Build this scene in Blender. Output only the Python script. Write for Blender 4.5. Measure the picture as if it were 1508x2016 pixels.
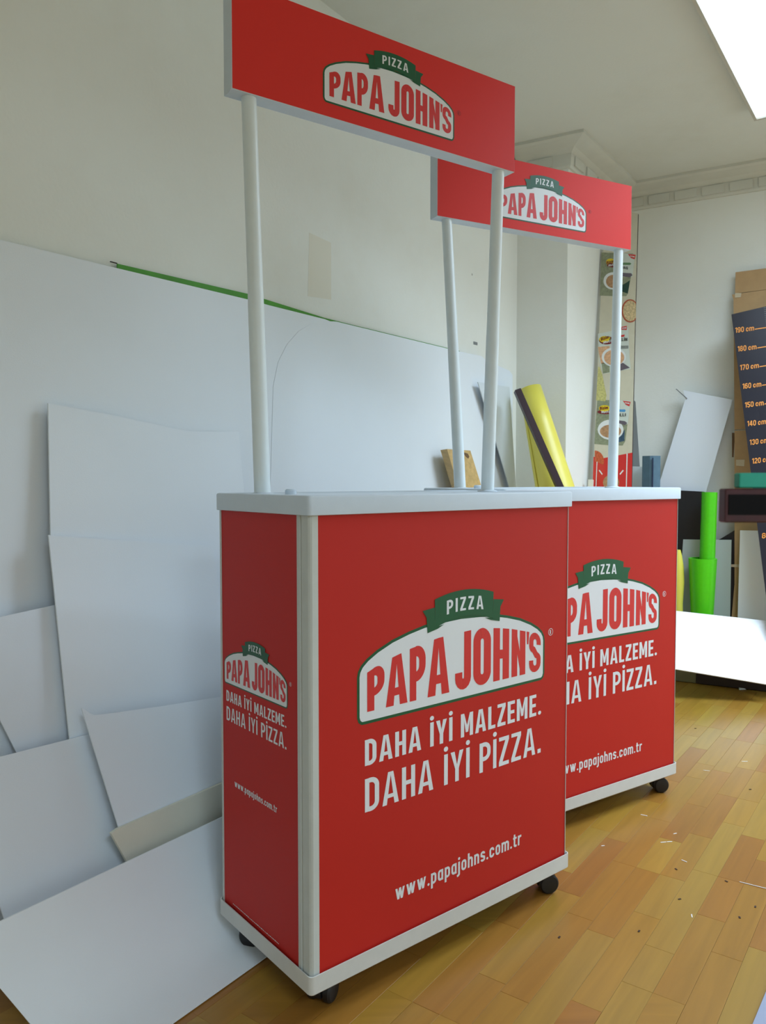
import bpy, math, random
from mathutils import Vector, Matrix
random.seed(7)
for o in list(bpy.data.objects): bpy.data.objects.remove(o)
C = bpy.context.scene.collection
S = bpy.context.scene
# ---------------------------------------------------------------- camera
F, PITCH, HCAM = 1524.4, 0.0418, 1.061
CX, CY = 754.0, 1008.0
cd = bpy.data.cameras.new('camera'); cam = bpy.data.objects.new('camera', cd); C.objects.link(cam)
cd.sensor_fit = 'VERTICAL'; cd.sensor_height = 36.0; cd.lens = F/2016*36.0
cd.clip_start = 0.02
cam.location = (0, 0, HCAM); cam.rotation_euler = (math.pi/2-PITCH, 0, 0)
cd.dof.use_dof = True; cd.dof.focus_distance = 1.9; cd.dof.aperture_fstop = 13.0
S.camera = cam
# ---------------------------------------------------------------- world, light, exposure
w = bpy.data.worlds.new('world'); S.world = w; w.use_nodes = True
w.node_tree.nodes['Background'].inputs[0].default_value = (0.5, 0.55, 0.6, 1)
w.node_tree.nodes['Background'].inputs[1].default_value = 0.02
S.view_settings.view_transform = 'Standard'; S.view_settings.look = 'None'
S.view_settings.gamma = 1.0; S.view_settings.use_curve_mapping = False
S.view_settings.exposure = 0.22
LAMP_COL = (0.84, 1.05, 1.29); LAMP_POWER = 2.0      # ceiling panels' glow
# ceiling panels: corner, length, width, glow factor, downlight watts, beam spread (narrowed to dim the upper walls); panels after the first are unseen, added fill
LAMPS = [((1.650, 3.488), 1.25, 1.2, 1.2, 31., 140.), ((3.05, 3.05), 1.2, 0.6, 0.8, 46., 140.), ((1.0, -.9), 1.2, 0.9, 0.8, 58., 148.)]
ZC = 2.70                                            # ceiling height

# ---------------------------------------------------------------- measuring helpers
cp, sp = math.cos(PITCH), math.sin(PITCH)
O3 = Vector((0, 0, HCAM)); FW = Vector((0, cp, -sp)); UP = Vector((0, sp, cp)); RT = Vector((1, 0, 0))
def ray(px, py): return FW + RT*((px-CX)/F) - UP*((py-CY)/F)
def V(*a): return Vector(a)
def at_z(px, py, z):
    v = ray(px, py); return O3 + v*((z-HCAM)/v.z)
def project(P):
    d = Vector(P)-O3; z = d.dot(FW)
    if z < .05: return (-9999, -9999, z)
    return (CX+F*d.dot(RT)/z, CY-F*d.dot(UP)/z, z)
class Wall:
    "vertical wall: origin, direction along it, normal into the room; leaning planes measured from it"
    def __init__(s, o, d, n): s.o = V(*o, 0); s.d = V(*d, 0).normalized(); s.n = V(*n, 0).normalized()
    def P(s, a, n, z): return s.o + s.d*a + s.n*n + V(0, 0, z)
    def hit(s, px, py, n0, k=0.0, m=0.0):
        "n = n0 - k z + m a"
        v = ray(px, py); N = s.n + V(0, 0, k) - s.d*m
        t = (n0 - N.dot(O3 - s.o))/N.dot(v)
        return O3 + v*t
    def normal(s, k, m=0.0): return (s.n + V(0, 0, k) - s.d*m).normalized()
RD = V(-.88, .475, 0).normalized(); RO = V(1.55, 4.023, 0)
RW = Wall(RO[:2], RD[:2], (-RD.y*1.0, RD.x))           # normal toward the camera
if RW.n.y > 0: RW.n = -RW.n
LD = V(.5835, .812, 0)
def meet(o, d, px):
    "point on the horizontal line o + t d seen at column px near eye height"
    r = ray(px, 944).normalized(); a = d.x*r.y-d.y*r.x
    t = ((O3.x-o.x)*r.y-(O3.y-o.y)*r.x)/a
    q = o+d*t; return V(q.x, q.y, 0)
CB = meet(RO, RD, 1180)               # where the pillar's side meets the back wall
CF = meet(CB, -LD, 1113)              # pillar's free corner
K = meet(CF, RD, 1015)                # where the pillar's face meets the long wall
LW = Wall(K[:2], (-LD.x, -LD.y), (LD.y, -LD.x))
# the back wall proper stands 0.30 m behind the low boxes at its foot
RO = RO - RW.n*.30; RW = Wall(RO[:2], RD[:2], RW.n[:2])
_a = (RO-CF).dot(RW.n)/LD.dot(RW.n); CB = CF + LD*_a

# ---------------------------------------------------------------- materials
def mat(name, col, rough=.6, metal=0., noise=0., nscale=30., bump=0., bscale=200., spec=.5, coat=0., emit=None, alpha=None, trans=0.):
    m = bpy.data.materials.new(name); m.use_nodes = True; nt = m.node_tree; b = nt.nodes['Principled BSDF']
    b.inputs['Base Color'].default_value = (*col, 1); b.inputs['Roughness'].default_value = rough
    b.inputs['Metallic'].default_value = metal; b.inputs['Specular IOR Level'].default_value = spec
    b.inputs['Coat Weight'].default_value = coat; b.inputs['Transmission Weight'].default_value = trans
    tc = nt.nodes.new('ShaderNodeTexCoord')
    if noise:
        n = nt.nodes.new('ShaderNodeTexNoise'); n.inputs['Scale'].default_value = nscale; n.inputs['Detail'].default_value = 5
        r = nt.nodes.new('ShaderNodeMapRange'); r.inputs[3].default_value = 1-noise; r.inputs[4].default_value = 1+noise
        r.inputs[1].default_value = .25; r.inputs[2].default_value = .75
        mx = nt.nodes.new('ShaderNodeVectorMath'); mx.operation = 'SCALE'; mx.inputs[0].default_value = col
        nt.links.new(tc.outputs['Object'], n.inputs['Vector']); nt.links.new(n.outputs[0], r.inputs[0])
        nt.links.new(r.outputs[0], mx.inputs['Scale']); nt.links.new(mx.outputs[0], b.inputs['Base Color'])
    if bump:
        n = nt.nodes.new('ShaderNodeTexNoise'); n.inputs['Scale'].default_value = bscale; n.inputs['Detail'].default_value = 3
        bp = nt.nodes.new('ShaderNodeBump'); bp.inputs['Strength'].default_value = bump; bp.inputs['Distance'].default_value = .002
        nt.links.new(tc.outputs['Object'], n.inputs['Vector']); nt.links.new(n.outputs[0], bp.inputs['Height']); nt.links.new(bp.outputs[0], b.inputs['Normal'])
    if emit:
        b.inputs['Emission Color'].default_value = (*emit[0], 1); b.inputs['Emission Strength'].default_value = emit[1]
    return m
def sr(r, g, b):
    f = lambda c: ((c/255+.055)/1.055)**2.4 if c > 10 else c/255/12.92
    return (f(r), f(g), f(b))
M = {}
M['red'] = mat('panel_red_darkened', sr(190, 36, 27), .55, spec=.3, bump=.05, bscale=900)  # same red as the header, darkened for the dimmer light on the panels
M['hred'] = mat('header_red_lightened', sr(220, 47, 38), .55, spec=.3, bump=.05, bscale=900)  # same red as the panels, lightened for the stronger light on the sign
M['red2'] = mat('letter_red', sr(212, 45, 44), .42)
M['green'] = mat('ribbon_green', sr(0, 84, 48), .42)
M['print_white'] = mat('print_white', sr(226, 230, 232), .42)
M['regdark'] = mat('mark_dark_red', sr(120, 22, 24), .5)
M['plastic'] = mat('white_plastic', sr(204, 215, 224), .38, noise=.02, bump=.06, bscale=500)
M['trim'] = mat('grey_trim', sr(208, 208, 202), .42, noise=.03, bump=.06, bscale=600)
M['post'] = mat('post_grey', sr(198, 202, 196), .5, noise=.03)
M['pole'] = mat('pole_white', sr(226, 236, 238), .35, noise=.02)
M['black'] = mat('black_rubber', sr(22, 22, 24), .45)
M['sheet'] = mat('white_pvc_sheet', sr(234, 240, 244), .55, noise=.015, nscale=4, bump=.08, bscale=350)
M['sheet2'] = mat('white_pvc_sheet_cooler', sr(230, 237, 243), .55, noise=.02, nscale=3, bump=.08, bscale=350)
M['sheet_bright'] = mat('white_gloss_board', sr(240, 244, 248), .35)
M['cream'] = mat('cream_board', sr(226, 225, 208), .6, noise=.03, nscale=12)
M['acryl'] = mat('frosted_board', sr(218, 226, 230), .4)
M['greenpaint'] = mat('green_board', sr(74, 150, 40), .6, noise=.15, nscale=15)
M['yellow'] = mat('yellow_film', sr(232, 220, 92), .35, noise=.04, nscale=8)
M['brown'] = mat('dark_brown_profile', sr(52, 32, 40), .3)
M['lime'] = mat('lime_film', sr(82, 205, 20), .3, noise=.05, nscale=60)
M['limein'] = mat('lime_film_inner', sr(70, 180, 20), .4)
M['card'] = mat('cardboard', sr(184, 150, 106), .8, noise=.06, nscale=25, bump=.2)
M['cardedge'] = mat('cardboard_edge', sr(110, 84, 58), .9)
M['tape'] = mat('clear_tape', sr(205, 190, 160), .15)
M['chart'] = mat('chart_black', sr(38, 38, 48), .3, bump=.05)
M['orange'] = mat('chart_orange', sr(245, 160, 70), .5)
M['blackboard'] = mat('black_board', sr(22, 23, 28), .45)
M['greyboard'] = mat('grey_board', sr(128, 132, 132), .6)
M['lightgrey'] = mat('light_grey_board', sr(196, 204, 202), .6)
M['bluegrey'] = mat('blue_grey_fabric', sr(92, 122, 140), .8, noise=.1)
M['navy'] = mat('navy_strap', sr(40, 52, 80), .7)
M['olive'] = mat('olive_box', sr(120, 116, 84), .7)
M['darkwood'] = mat('dark_box', sr(44, 32, 28), .6)
M['tealprint'] = mat('teal_plastic', sr(30, 150, 125), .5, noise=.1)
M['maroon'] = mat('maroon_plastic', sr(60, 8, 16), .4, noise=.25, nscale=60)
M['patch'] = mat('tan_wall_stain', sr(228, 225, 209), .75)
M['soot'] = mat('matt_black', sr(10, 8, 9), .8, spec=.2)
M['bench'] = mat('bench_grey', sr(180, 184, 186), .6)
M['debris'] = mat('paper_shred', sr(235, 235, 230), .7)
M['debrisdark'] = mat('dark_crumb', sr(60, 40, 30), .8)
M['greysheet'] = mat('grey_sheet', sr(150, 160, 182), .5)
M['frame'] = mat('lamp_frame', sr(196, 192, 178), .6)
M['glow'] = mat('lamp_diffuser', (1, 1, 1), .5, emit=(LAMP_COL, LAMP_POWER))
M['b_cream'] = mat('banner_cream', sr(208, 202, 178), .25, noise=.04, nscale=30, coat=.3)
M['b_red'] = mat('banner_red', sr(208, 50, 48), .25, coat=.3)
M['b_yel'] = mat('banner_yellow', sr(228, 200, 40), .3)
M['b_mar'] = mat('banner_maroon', sr(120, 28, 34), .3)
M['b_sage'] = mat('banner_sage', sr(140, 146, 118), .3, noise=.25, nscale=80)
M['b_pale'] = mat('banner_pale', sr(205, 212, 200), .3)
M['b_white'] = mat('banner_white', sr(225, 228, 224), .3)
M['b_soup'] = mat('banner_soup', sr(178, 138, 100), .3, noise=.3, nscale=90)
M['b_soup2'] = mat('banner_soup_orange', sr(214, 168, 128), .3, noise=.2, nscale=90)
M['b_grn'] = mat('banner_green', sr(96, 136, 92), .3)
M['b_dkgrn'] = mat('banner_dark_green', sr(36, 70, 58), .3, noise=.3, nscale=90)
M['b_blue'] = mat('banner_blue', sr(80, 150, 200), .3)
M['b_navy'] = mat('banner_navy', sr(60, 84, 104), .3, noise=.4, nscale=90)
M['b_dark'] = mat('banner_ink', sr(70, 72, 70), .3)
M['b_pur'] = mat('banner_mauve', sr(104, 96, 104), .3)
M['b_bean'] = mat('banner_beans', sr(202, 180, 136), .3, noise=.45, nscale=140)
M['b_rim'] = mat('banner_rim', sr(176, 84, 56), .3)
M['b_lentil'] = mat('banner_lentils', sr(196, 92, 56), .3, noise=.4, nscale=140)
M['b_veg'] = mat('banner_pasta', sr(196, 190, 120), .3, noise=.3, nscale=120)
def wood_plank_mat(name, cols, by='object', grain=.10):
    m = bpy.data.materials.new(name); m.use_nodes = True; nt = m.node_tree; b = nt.nodes['Principled BSDF']
    tc = nt.nodes.new('ShaderNodeTexCoord')
    if by == 'object':
        oi = nt.nodes.new('ShaderNodeObjectInfo'); rnd = oi.outputs['Random']
    else:
        g = nt.nodes.new('ShaderNodeNewGeometry'); rnd = g.outputs['Random Per Island']
    cr = nt.nodes.new('ShaderNodeValToRGB'); els = cr.color_ramp.elements; cr.color_ramp.interpolation = 'CONSTANT'
    while len(els) < len(cols): els.new(.5)
    for i, c in enumerate(cols): els[i].position = i/len(cols); els[i].color = (*c, 1)
    nt.links.new(rnd, cr.inputs[0])
    mp = nt.nodes.new('ShaderNodeMapping'); mp.inputs['Scale'].default_value = (3, 45, 45)
    add = nt.nodes.new('ShaderNodeVectorMath'); add.operation = 'ADD'
    sc = nt.nodes.new('ShaderNodeMath'); sc.operation = 'MULTIPLY'; sc.inputs[1].default_value = 37.
    nt.links.new(rnd, sc.inputs[0]); nt.links.new(tc.outputs['Object'], add.inputs[0]); nt.links.new(sc.outputs[0], add.inputs[1])
    nt.links.new(add.outputs[0], mp.inputs['Vector'])
    n = nt.nodes.new('ShaderNodeTexNoise'); n.inputs['Scale'].default_value = 1.0; n.inputs['Detail'].default_value = 6; n.inputs['Distortion'].default_value = .6
    nt.links.new(mp.outputs[0], n.inputs['Vector'])
    r = nt.nodes.new('ShaderNodeMapRange'); r.inputs[1].default_value = .3; r.inputs[2].default_value = .7; r.inputs[3].default_value = 1-grain; r.inputs[4].default_value = 1+grain
    nt.links.new(n.outputs[0], r.inputs[0])
    mx = nt.nodes.new('ShaderNodeVectorMath'); mx.operation = 'SCALE'
    nt.links.new(cr.outputs[0], mx.inputs[0]); nt.links.new(r.outputs[0], mx.inputs['Scale']); nt.links.new(mx.outputs[0], b.inputs['Base Color'])
    b.inputs['Roughness'].default_value = .36; b.inputs['Coat Weight'].default_value = .25; b.inputs['Coat Roughness'].default_value = .25
    return m
FC = [sr(156, 114, 42), sr(160, 121, 44), sr(154, 106, 40), sr(158, 124, 50), sr(154, 111, 40), sr(149, 101, 38), sr(157, 117, 42), sr(161, 126, 48)]
M['plank'] = wood_plank_mat('laminate_strip', FC)
M['plank_far'] = wood_plank_mat('laminate_strip_far', FC, 'island')
M['wood'] = wood_plank_mat('pale_pine', [sr(204, 170, 112)], grain=.16)
M['joint'] = mat('floor_joint', sr(96, 66, 36), .8)
def wall_mat(name, col, stain):
    m = mat(name, col, .85, bump=.25, bscale=90); nt = m.node_tree; b = nt.nodes['Principled BSDF']
    tc = nt.nodes.new('ShaderNodeTexCoord')
    n = nt.nodes.new('ShaderNodeTexNoise'); n.inputs['Scale'].default_value = 1.6; n.inputs['Detail'].default_value = 8; n.inputs['Roughness'].default_value = .6
    n2 = nt.nodes.new('ShaderNodeTexNoise'); n2.inputs['Scale'].default_value = 14; n2.inputs['Detail'].default_value = 6
    v = nt.nodes.new('ShaderNodeTexVoronoi'); v.inputs['Scale'].default_value = 3.4
    lt = nt.nodes.new('ShaderNodeMath'); lt.operation = 'LESS_THAN'; lt.inputs[1].default_value = .018
    mx = nt.nodes.new('ShaderNodeMix'); mx.data_type = 'RGBA'; mx.inputs[6].default_value = (*col, 1); mx.inputs[7].default_value = (*stain, 1)
    r = nt.nodes.new('ShaderNodeMapRange'); r.inputs[1].default_value = .45; r.inputs[2].default_value = .75
    mu = nt.nodes.new('ShaderNodeMath'); mu.operation = 'MULTIPLY'
    for q in (n, n2, v): nt.links.new(tc.outputs['Object'], q.inputs['Vector'])
    nt.links.new(n.outputs[0], r.inputs[0]); nt.links.new(r.outputs[0], mu.inputs[0]); nt.links.new(n2.outputs[0], mu.inputs[1])
    nt.links.new(mu.outputs[0], mx.inputs[0])
    mx2 = nt.nodes.new('ShaderNodeMix'); mx2.data_type = 'RGBA'; mx2.inputs[7].default_value = (*[c*.55 for c in stain], 1)
    nt.links.new(v.outputs['Distance'], lt.inputs[0]); nt.links.new(lt.outputs[0], mx2.inputs[0])
    nt.links.new(mx.outputs[2], mx2.inputs[6]); nt.links.new(mx2.outputs[2], b.inputs['Base Color'])
    return m
M['wall'] = wall_mat('wall_plaster', sr(236, 238, 230), sr(226, 225, 212))
M['ceil'] = wall_mat('ceiling_plaster', sr(226, 228, 220), sr(216, 216, 204))
M['crown'] = mat('crown_plaster', sr(214, 215, 205), .85, noise=.05, nscale=9)

# ---------------------------------------------------------------- mesh helpers
class MB:
    def __init__(s): s.v = []; s.f = []; s.mi = []; s.mats = []
    def idx(s, m):
        if m not in s.mats: s.mats.append(m)
        return s.mats.index(m)
    def add(s, vs, fs, m):
        b = len(s.v); s.v += [Vector(q) for q in vs]; k = s.idx(m)
        for f in fs: s.f.append([b+i for i in f]); s.mi.append(k)
    def box(s, c, size, m, R=None, chamfer=0.):
        hx, hy, hz = [q/2 for q in size]; R = R or Matrix.Identity(3); c = Vector(c)
        if chamfer:
            e = chamfer; pts = []
            for z in (-hz, hz):
                pass
            ring = lambda x, y, z: [(-x, -y, z), (x, -y, z), (x, y, z), (-x, y, z)]
            rings = [ring(hx-e, hy-e, -hz), ring(hx, hy, -hz+e), ring(hx, hy, hz-e), ring(hx-e, hy-e, hz)]
            vs = [c+R@Vector(p) for r in rings for p in r]; fs = [[3, 2, 1, 0], [12, 13, 14, 15]]
            for k in range(3):
                for i in range(4): j = (i+1) % 4; fs.append([k*4+i, k*4+j, k*4+4+j, k*4+4+i])
            s.add(vs, fs, m); return
        vs = [c+R@Vector((x*hx, y*hy, z*hz)) for z in (-1, 1) for x, y in ((-1, -1), (1, -1), (1, 1), (-1, 1))]
        s.add(vs, [[3, 2, 1, 0], [4, 5, 6, 7], [0, 1, 5, 4], [1, 2, 6, 5], [2, 3, 7, 6], [3, 0, 4, 7]], m)
    def prism(s, loop, d, m, m2=None):
        "loop: 3D points (front face); d: offset vector to the back face"
        n = len(loop); d = Vector(d); vs = [Vector(p) for p in loop]+[Vector(p)+d for p in loop]
        N = sum(((vs[i]-vs[0]).cross(vs[(i+1) % n]-vs[0]) for i in range(n)), Vector())
        flip = N.dot(d) > 0
        F1 = list(range(n)); F2 = [n+i for i in reversed(range(n))]
        fs = [F1, F2]; sides = [[i, i+n, (i+1) % n+n, (i+1) % n] for i in range(n)]
        if flip: fs = [f[::-1] for f in fs]; sides = [f[::-1] for f in sides]
        s.add(vs, fs, m); s.add(vs, sides, m2 or m)
    def lathe(s, prof, c, axis, m, seg=24, cap=True, x0=None):
        a = Vector(axis).normalized(); u = (x0 or a.orthogonal()).normalized(); v = a.cross(u); c = Vector(c); vs = []
        for r, t in prof:
            for i in range(seg):
                an = 2*math.pi*i/seg; vs.append(c+a*t+(u*math.cos(an)+v*math.sin(an))*r)
        fs = []
        for k in range(len(prof)-1):
            for i in range(seg): j = (i+1) % seg; fs.append([k*seg+i, k*seg+j, (k+1)*seg+j, (k+1)*seg+i])
        if cap: fs.append(list(range(seg))[::-1]); fs.append([(len(prof)-1)*seg+i for i in range(seg)])
        s.add(vs, fs, m)
    def build(s, name, parent=None, smooth=False, loc=None, bevel=0.):
        me = bpy.data.meshes.new(name); L = Vector(loc) if loc is not None else Vector()
        me.from_pydata([tuple(q-L) for q in s.v], [], s.f)
        for m in s.mats: me.materials.append(M[m])
        for i, p in enumerate(me.polygons): p.material_index = s.mi[i]
        me.update()
        if smooth: me.shade_smooth() if hasattr(me, 'shade_smooth') else None
        o = bpy.data.objects.new(name, me); C.objects.link(o); o.location = L
        if smooth:
            for p in me.polygons: p.use_smooth = True
            try: me.set_sharp_from_angle(angle=math.radians(40))
            except Exception: pass
        if bevel:
            md = o.modifiers.new('bevel', 'BEVEL'); md.width = bevel; md.segments = 2; md.limit_method = 'ANGLE'; md.angle_limit = math.radians(50)
        if parent: o.parent = parent; o.matrix_parent_inverse = parent.matrix_basis.inverted()
        return o
def tag(o, label, cat, group=None):
    o['label'] = label; o['category'] = cat
    if group: o['group'] = group
    return o
def empty(name, loc, label, cat, group=None, rz=0.):
    o = bpy.data.objects.new(name, None); C.objects.link(o); o.location = loc; o.rotation_euler = (0, 0, rz); o.empty_display_size = .1
    return tag(o, label, cat, group)
def struct(o): o['kind'] = 'structure'; return o

# ---------------------------------------------------------------- stroke lettering (flat print), cap height 1
def arc(cx, cy, rx, ry, a0, a1, n=8):
    return [(cx+rx*math.cos(math.radians(a0+(a1-a0)*i/n)), cy+ry*math.sin(math.radians(a0+(a1-a0)*i/n))) for i in range(n+1)]
def ribbon(pts, s, closed=False):
    q = []
    for p in pts:
        if not q or math.hypot(p[0]-q[-1][0], p[1]-q[-1][1]) > 1e-5: q.append(p)
    if closed and math.hypot(q[0][0]-q[-1][0], q[0][1]-q[-1][1]) < 1e-5: q.pop()
    pts = q
    n = len(pts); L = []; R = []
    for i in range(n):
        p = Vector(pts[i]); a = Vector(pts[(i-1) % n]) if (i or closed) else None; b = Vector(pts[(i+1) % n]) if (i < n-1 or closed) else None
        d1 = (p-a).normalized() if a is not None else None; d2 = (b-p).normalized() if b is not None else None
        if d1 is None: nn = Vector((-d2.y, d2.x)); k = 1
        elif d2 is None: nn = Vector((-d1.y, d1.x)); k = 1
        else:
            n1 = Vector((-d1.y, d1.x)); n2 = Vector((-d2.y, d2.x)); nn = (n1+n2).normalized(); k = min(2.5, 1/max(.3, nn.dot(n1)))
        L.append(p+nn*s/2*k); R.append(p-nn*s/2*k)
    q = []
    for i in range(n if closed else n-1):
        j = (i+1) % n; q.append([tuple(R[i]), tuple(R[j]), tuple(L[j]), tuple(L[i])])
    return q
def rect(x0, y0, x1, y1): return [[(x0, y0), (x1, y0), (x1, y1), (x0, y1)]]
def disc(cx, cy, rx, ry=None, n=14): ry = ry or rx; return [[(cx+rx*math.cos(2*math.pi*i/n), cy+ry*math.sin(2*math.pi*i/n)) for i in range(n)]]
def glyph(ch, s, w=.46):
    h = s/2; sh = s*.92   # horizontal stroke
    def stad(x0, y0, x1, y1, r):
        return arc(x1-r, y1-r, r, r, 0, 90)+arc(x0+r, y1-r, r, r, 90, 180)+arc(x0+r, y0+r, r, r, 180, 270)+arc(x1-r, y0+r, r, r, 270, 360)
    if ch == ' ': return .24, []
    if ch in 'Iİ':
        q = rect(0, 0, s, 1)
        if ch == 'İ': q += disc(h, 1.17, s*.58, s*.58)
        return s, q
    if ch == 'H': return w, rect(0, 0, s, 1)+rect(w-s, 0, w, 1)+rect(s, .5-sh/2, w-s, .5+sh/2)
    if ch == 'N': return w, rect(0, 0, s, 1)+rect(w-s, 0, w, 1)+[[(s*.8, 1), (s*.8, .62), (w-s*.8, 0), (w-s*.8, .38)]]
    if ch == 'M':
        W = w*1.3; return W, rect(0, 0, s, 1)+rect(W-s, 0, W, 1)+[[(s, 1), (s, .70), (W/2-s*.38, 0.18), (W/2+s*.38, .18)][:3]+[(W/2+s*.1, .42)], [(W-s, .70), (W-s, 1), (W/2-s*.1, .42), (W/2+s*.38, .18)], [(W/2-s*.38, .18), (W/2+s*.38, .18), (W/2+s*.1, .45), (W/2-s*.1, .45)]]
    if ch == 'L': return w*.82, rect(0, 0, s, 1)+rect(s, 0, w*.82, sh)
    if ch == 'E': W = w*.86; return W, rect(0, 0, s, 1)+rect(s, 0, W, sh)+rect(s, 1-sh, W, 1)+rect(s, .5-sh/2, W*.93, .5+sh/2)
    if ch == 'F': W = w*.82; return W, rect(0, 0, s, 1)+rect(s, 1-sh, W, 1)+rect(s, .48-sh/2, W*.93, .48+sh/2)
    if ch == 'T': W = w*.95; return W, rect(W/2-h, 0, W/2+h, 1-sh)+rect(0, 1-sh, W, 1)
    if ch == 'Z': W = w*.94; return W, rect(0, 0, W, sh)+rect(0, 1-sh, W, 1)+[[(0, sh), (s*1.12, sh), (W, 1-sh), (W-s*1.12, 1-sh)]]
    if ch == 'Y':
        W = w*1.08; c = W/2; return W, rect(c-h, 0, c+h, .45)+[[(c-h, .42), (c+h*.4, .42), (s*1.08, 1), (0, 1)], [(c-h*.4, .42), (c+h, .42), (W, 1), (W-s*1.08, 1)]]
    if ch == 'A':
        W = w*1.2; c = W/2; a = s*.62
        return W, [[(0, 0), (s*1.04, 0), (c+a*.15, 1), (c-a, 1)], [(W-s*1.04, 0), (W, 0), (c+a, 1), (c-a*.15, 1)]]+rect(s*.8, .20, W-s*.8, .20+sh*.9)
    if ch in 'PRB':
        r = min(.2, w*.42); lo = .44 if ch != 'B' else .5
        q = rect(0, 0, s, 1)+ribbon([(s*.9, 1-sh/2)]+arc(w-h-r, 1-sh/2-r, r, r, 90, 0)+arc(w-h-r, lo+r, r, r, 0, -90)+[(s*.9, lo)], s)
        if ch == 'R': q += [[(w*.45, lo), (w*.45+s*.9, lo), (w+.02, 0), (w+.02-s*1.05, 0)]]
        if ch == 'B': q += ribbon([(s*.9, .5)]+arc(w-h-r, .5-r, r, r, 90, 0)+arc(w-h-r, sh/2+r, r, r, 0, -90)+[(s*.9, sh/2)], s)
        return w, q
    if ch == 'D':
        r = min(.2, w*.45); return w, rect(0, 0, s, 1)+ribbon([(s*.9, 1-sh/2)]+arc(w-h-r, 1-sh/2-r, r, r, 90, 0)+arc(w-h-r, sh/2+r, r, r, 0, -90)+[(s*.9, sh/2)], s)
    if ch in 'O0': r = (w-s)/2; return w, ribbon(stad(h, sh/2, w-h, 1-sh/2, r-1e-4), s, True)
    if ch in 'CG':
        r = (w-s)/2; q = ribbon([(w-h, .66)]+arc(h+r, 1-sh/2-r, r, r, 0, 180)+arc(h+r, sh/2+r, r, r, 180, 360)+[(w-h, .34 if ch == 'C' else .48)], s)
        if ch == 'G': q += rect(w*.5, .42, w, .42+sh)
        return w, q
    if ch == 'U': r = (w-s)/2; return w, ribbon([(h, 1), (h, sh/2+r)]+arc(h+r, sh/2+r, r, r, 180, 360)+[(w-h, 1)], s)
    if ch == 'J': W = w*.92; r = (W-s)/2; return W, ribbon([(W-h, 1), (W-h, sh/2+r)]+arc(h+r, sh/2+r, r, r, 0, -180)+[(h, .30)], s)
    if ch == 'K': return w, rect(0, 0, s, 1)+[[(s, .38), (s, .60), (w-s*1.1, 1), (w, 1)], [(s*1.3, .62), (s*1.1, .42), (w-s*1.1, 0), (w+.02, 0)]]
    if ch in 'SŞ':
        r = (w-s)/2
        q = ribbon([(w-h, .70)]+arc(h+r, 1-sh/2-r, r, r, 0, 180)+[(h, .68)]+arc(h+r*1.0, .66, r, .10, 180, 250, 4)+arc(h+r, .34, r, .10, 70, 0, 4)+[(w-h, .32)]+arc(h+r, sh/2+r, r, r, 0, -180)+[(h, .30)], s)
        if ch == 'Ş': q += rect(w/2-h*.8, -.2, w/2+h*.8, -.04)
        return w, q
    if ch == "'": return s*.75, [[(s*.12, .70), (s*.5, .70), (s*.75, 1), (0, 1)]]
    if ch == '.': return s*1.05, rect(0, 0, s*1.05, s*1.05) if s < .15 else disc(s*.55, s*.55, s*.56)
    if ch == '1': return w*.6, rect(w*.6-s, 0, w*.6, 1)+[[(0, .72), (0, .90), (w*.6-s, 1), (w*.6-s, .8)]]
    if ch == '2': r = (w-s)/2; return w, ribbon(arc(w/2, 1-sh/2-r, r, r, 170, 0)+[(w-h, .6), (h*1.3, sh)], s)+rect(0, 0, w, sh)
    if ch == '3': r = (w-s)/2; return w, ribbon(arc(w/2, 1-sh/2-r, r, r, 170, -60)+[(w*.45, .52)], s)+ribbon([(w*.45, .52)]+arc(w/2, sh/2+r, r, r*1.1, 60, -170), s)
    if ch == '4': return w*1.1, rect(w*.75-h, 0, w*.75+h, 1)+rect(0, .2, w*1.1, .2+sh)+[[(0, .3), (s, .3), (w*.75, 1), (w*.75-s, 1)]]
    if ch == '5': r = (w-s)/2; return w, rect(0, 1-sh, w, 1)+rect(0, .5, s, 1)+ribbon([(s*.6, .55), (w/2, .6)]+arc(w/2, sh/2+r, r, r*1.15, 70, -170), s)
    if ch == '6': r = (w-s)/2; return w, ribbon(stad(h, sh/2, w-h, .58, r-1e-3), s, True)+ribbon([(h, .4), (h, .7)]+arc(w/2, 1-sh/2-r, r, r, 180, 20), s)
    if ch == '7': return w, rect(0, 1-sh, w, 1)+[[(w*.2, 0), (w*.2+s, 0), (w, 1-sh), (w-s, 1-sh)]]
    if ch == '8': r = (w-s)/2; return w, ribbon(stad(h, sh/2, w-h, .53, r-1e-3), s, True)+ribbon(stad(h, .53, w-h, 1-sh/2, r-1e-3), s, True)
    if ch == '9': r = (w-s)/2; return w, ribbon(stad(h, .42, w-h, 1-sh/2, r-1e-3), s, True)+ribbon([(w-h, .6), (w-h, .3)]+arc(w/2, sh/2+r, r, r, 0, -160), s)
    # lower case, x height X
    X = .72; lw = w*.9; r = (lw-s)/2
    if ch in 'oO': return lw, ribbon(stad(h, sh/2, lw-h, X-sh/2, r-1e-3), s, True)
    if ch == 'c': return lw, ribbon([(lw-h, X*.66)]+arc(lw/2, X-sh/2-r, r, r, 0, 180)+arc(lw/2, sh/2+r, r, r, 180, 360)+[(lw-h, X*.34)], s)
    if ch == 'p': return lw, rect(0, -.28, s, X)+ribbon(stad(h, sh/2, lw-h, X-sh/2, r-1e-3), s, True)
    if ch == 'a': return lw, rect(lw-s, 0, lw, X)+ribbon(stad(h, sh/2, lw-h, X-sh/2, r-1e-3), s, True)
    if ch == 'j': return s*1.1, ribbon([(s*.6, X), (s*.6, -.14), (s*.2, -.2), (-s*.6, -.22)], s)+disc(s*.6, .93, s*.6)
    if ch == 'i': return s, rect(0, 0, s, X)+disc(h, .93, s*.58)
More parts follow.
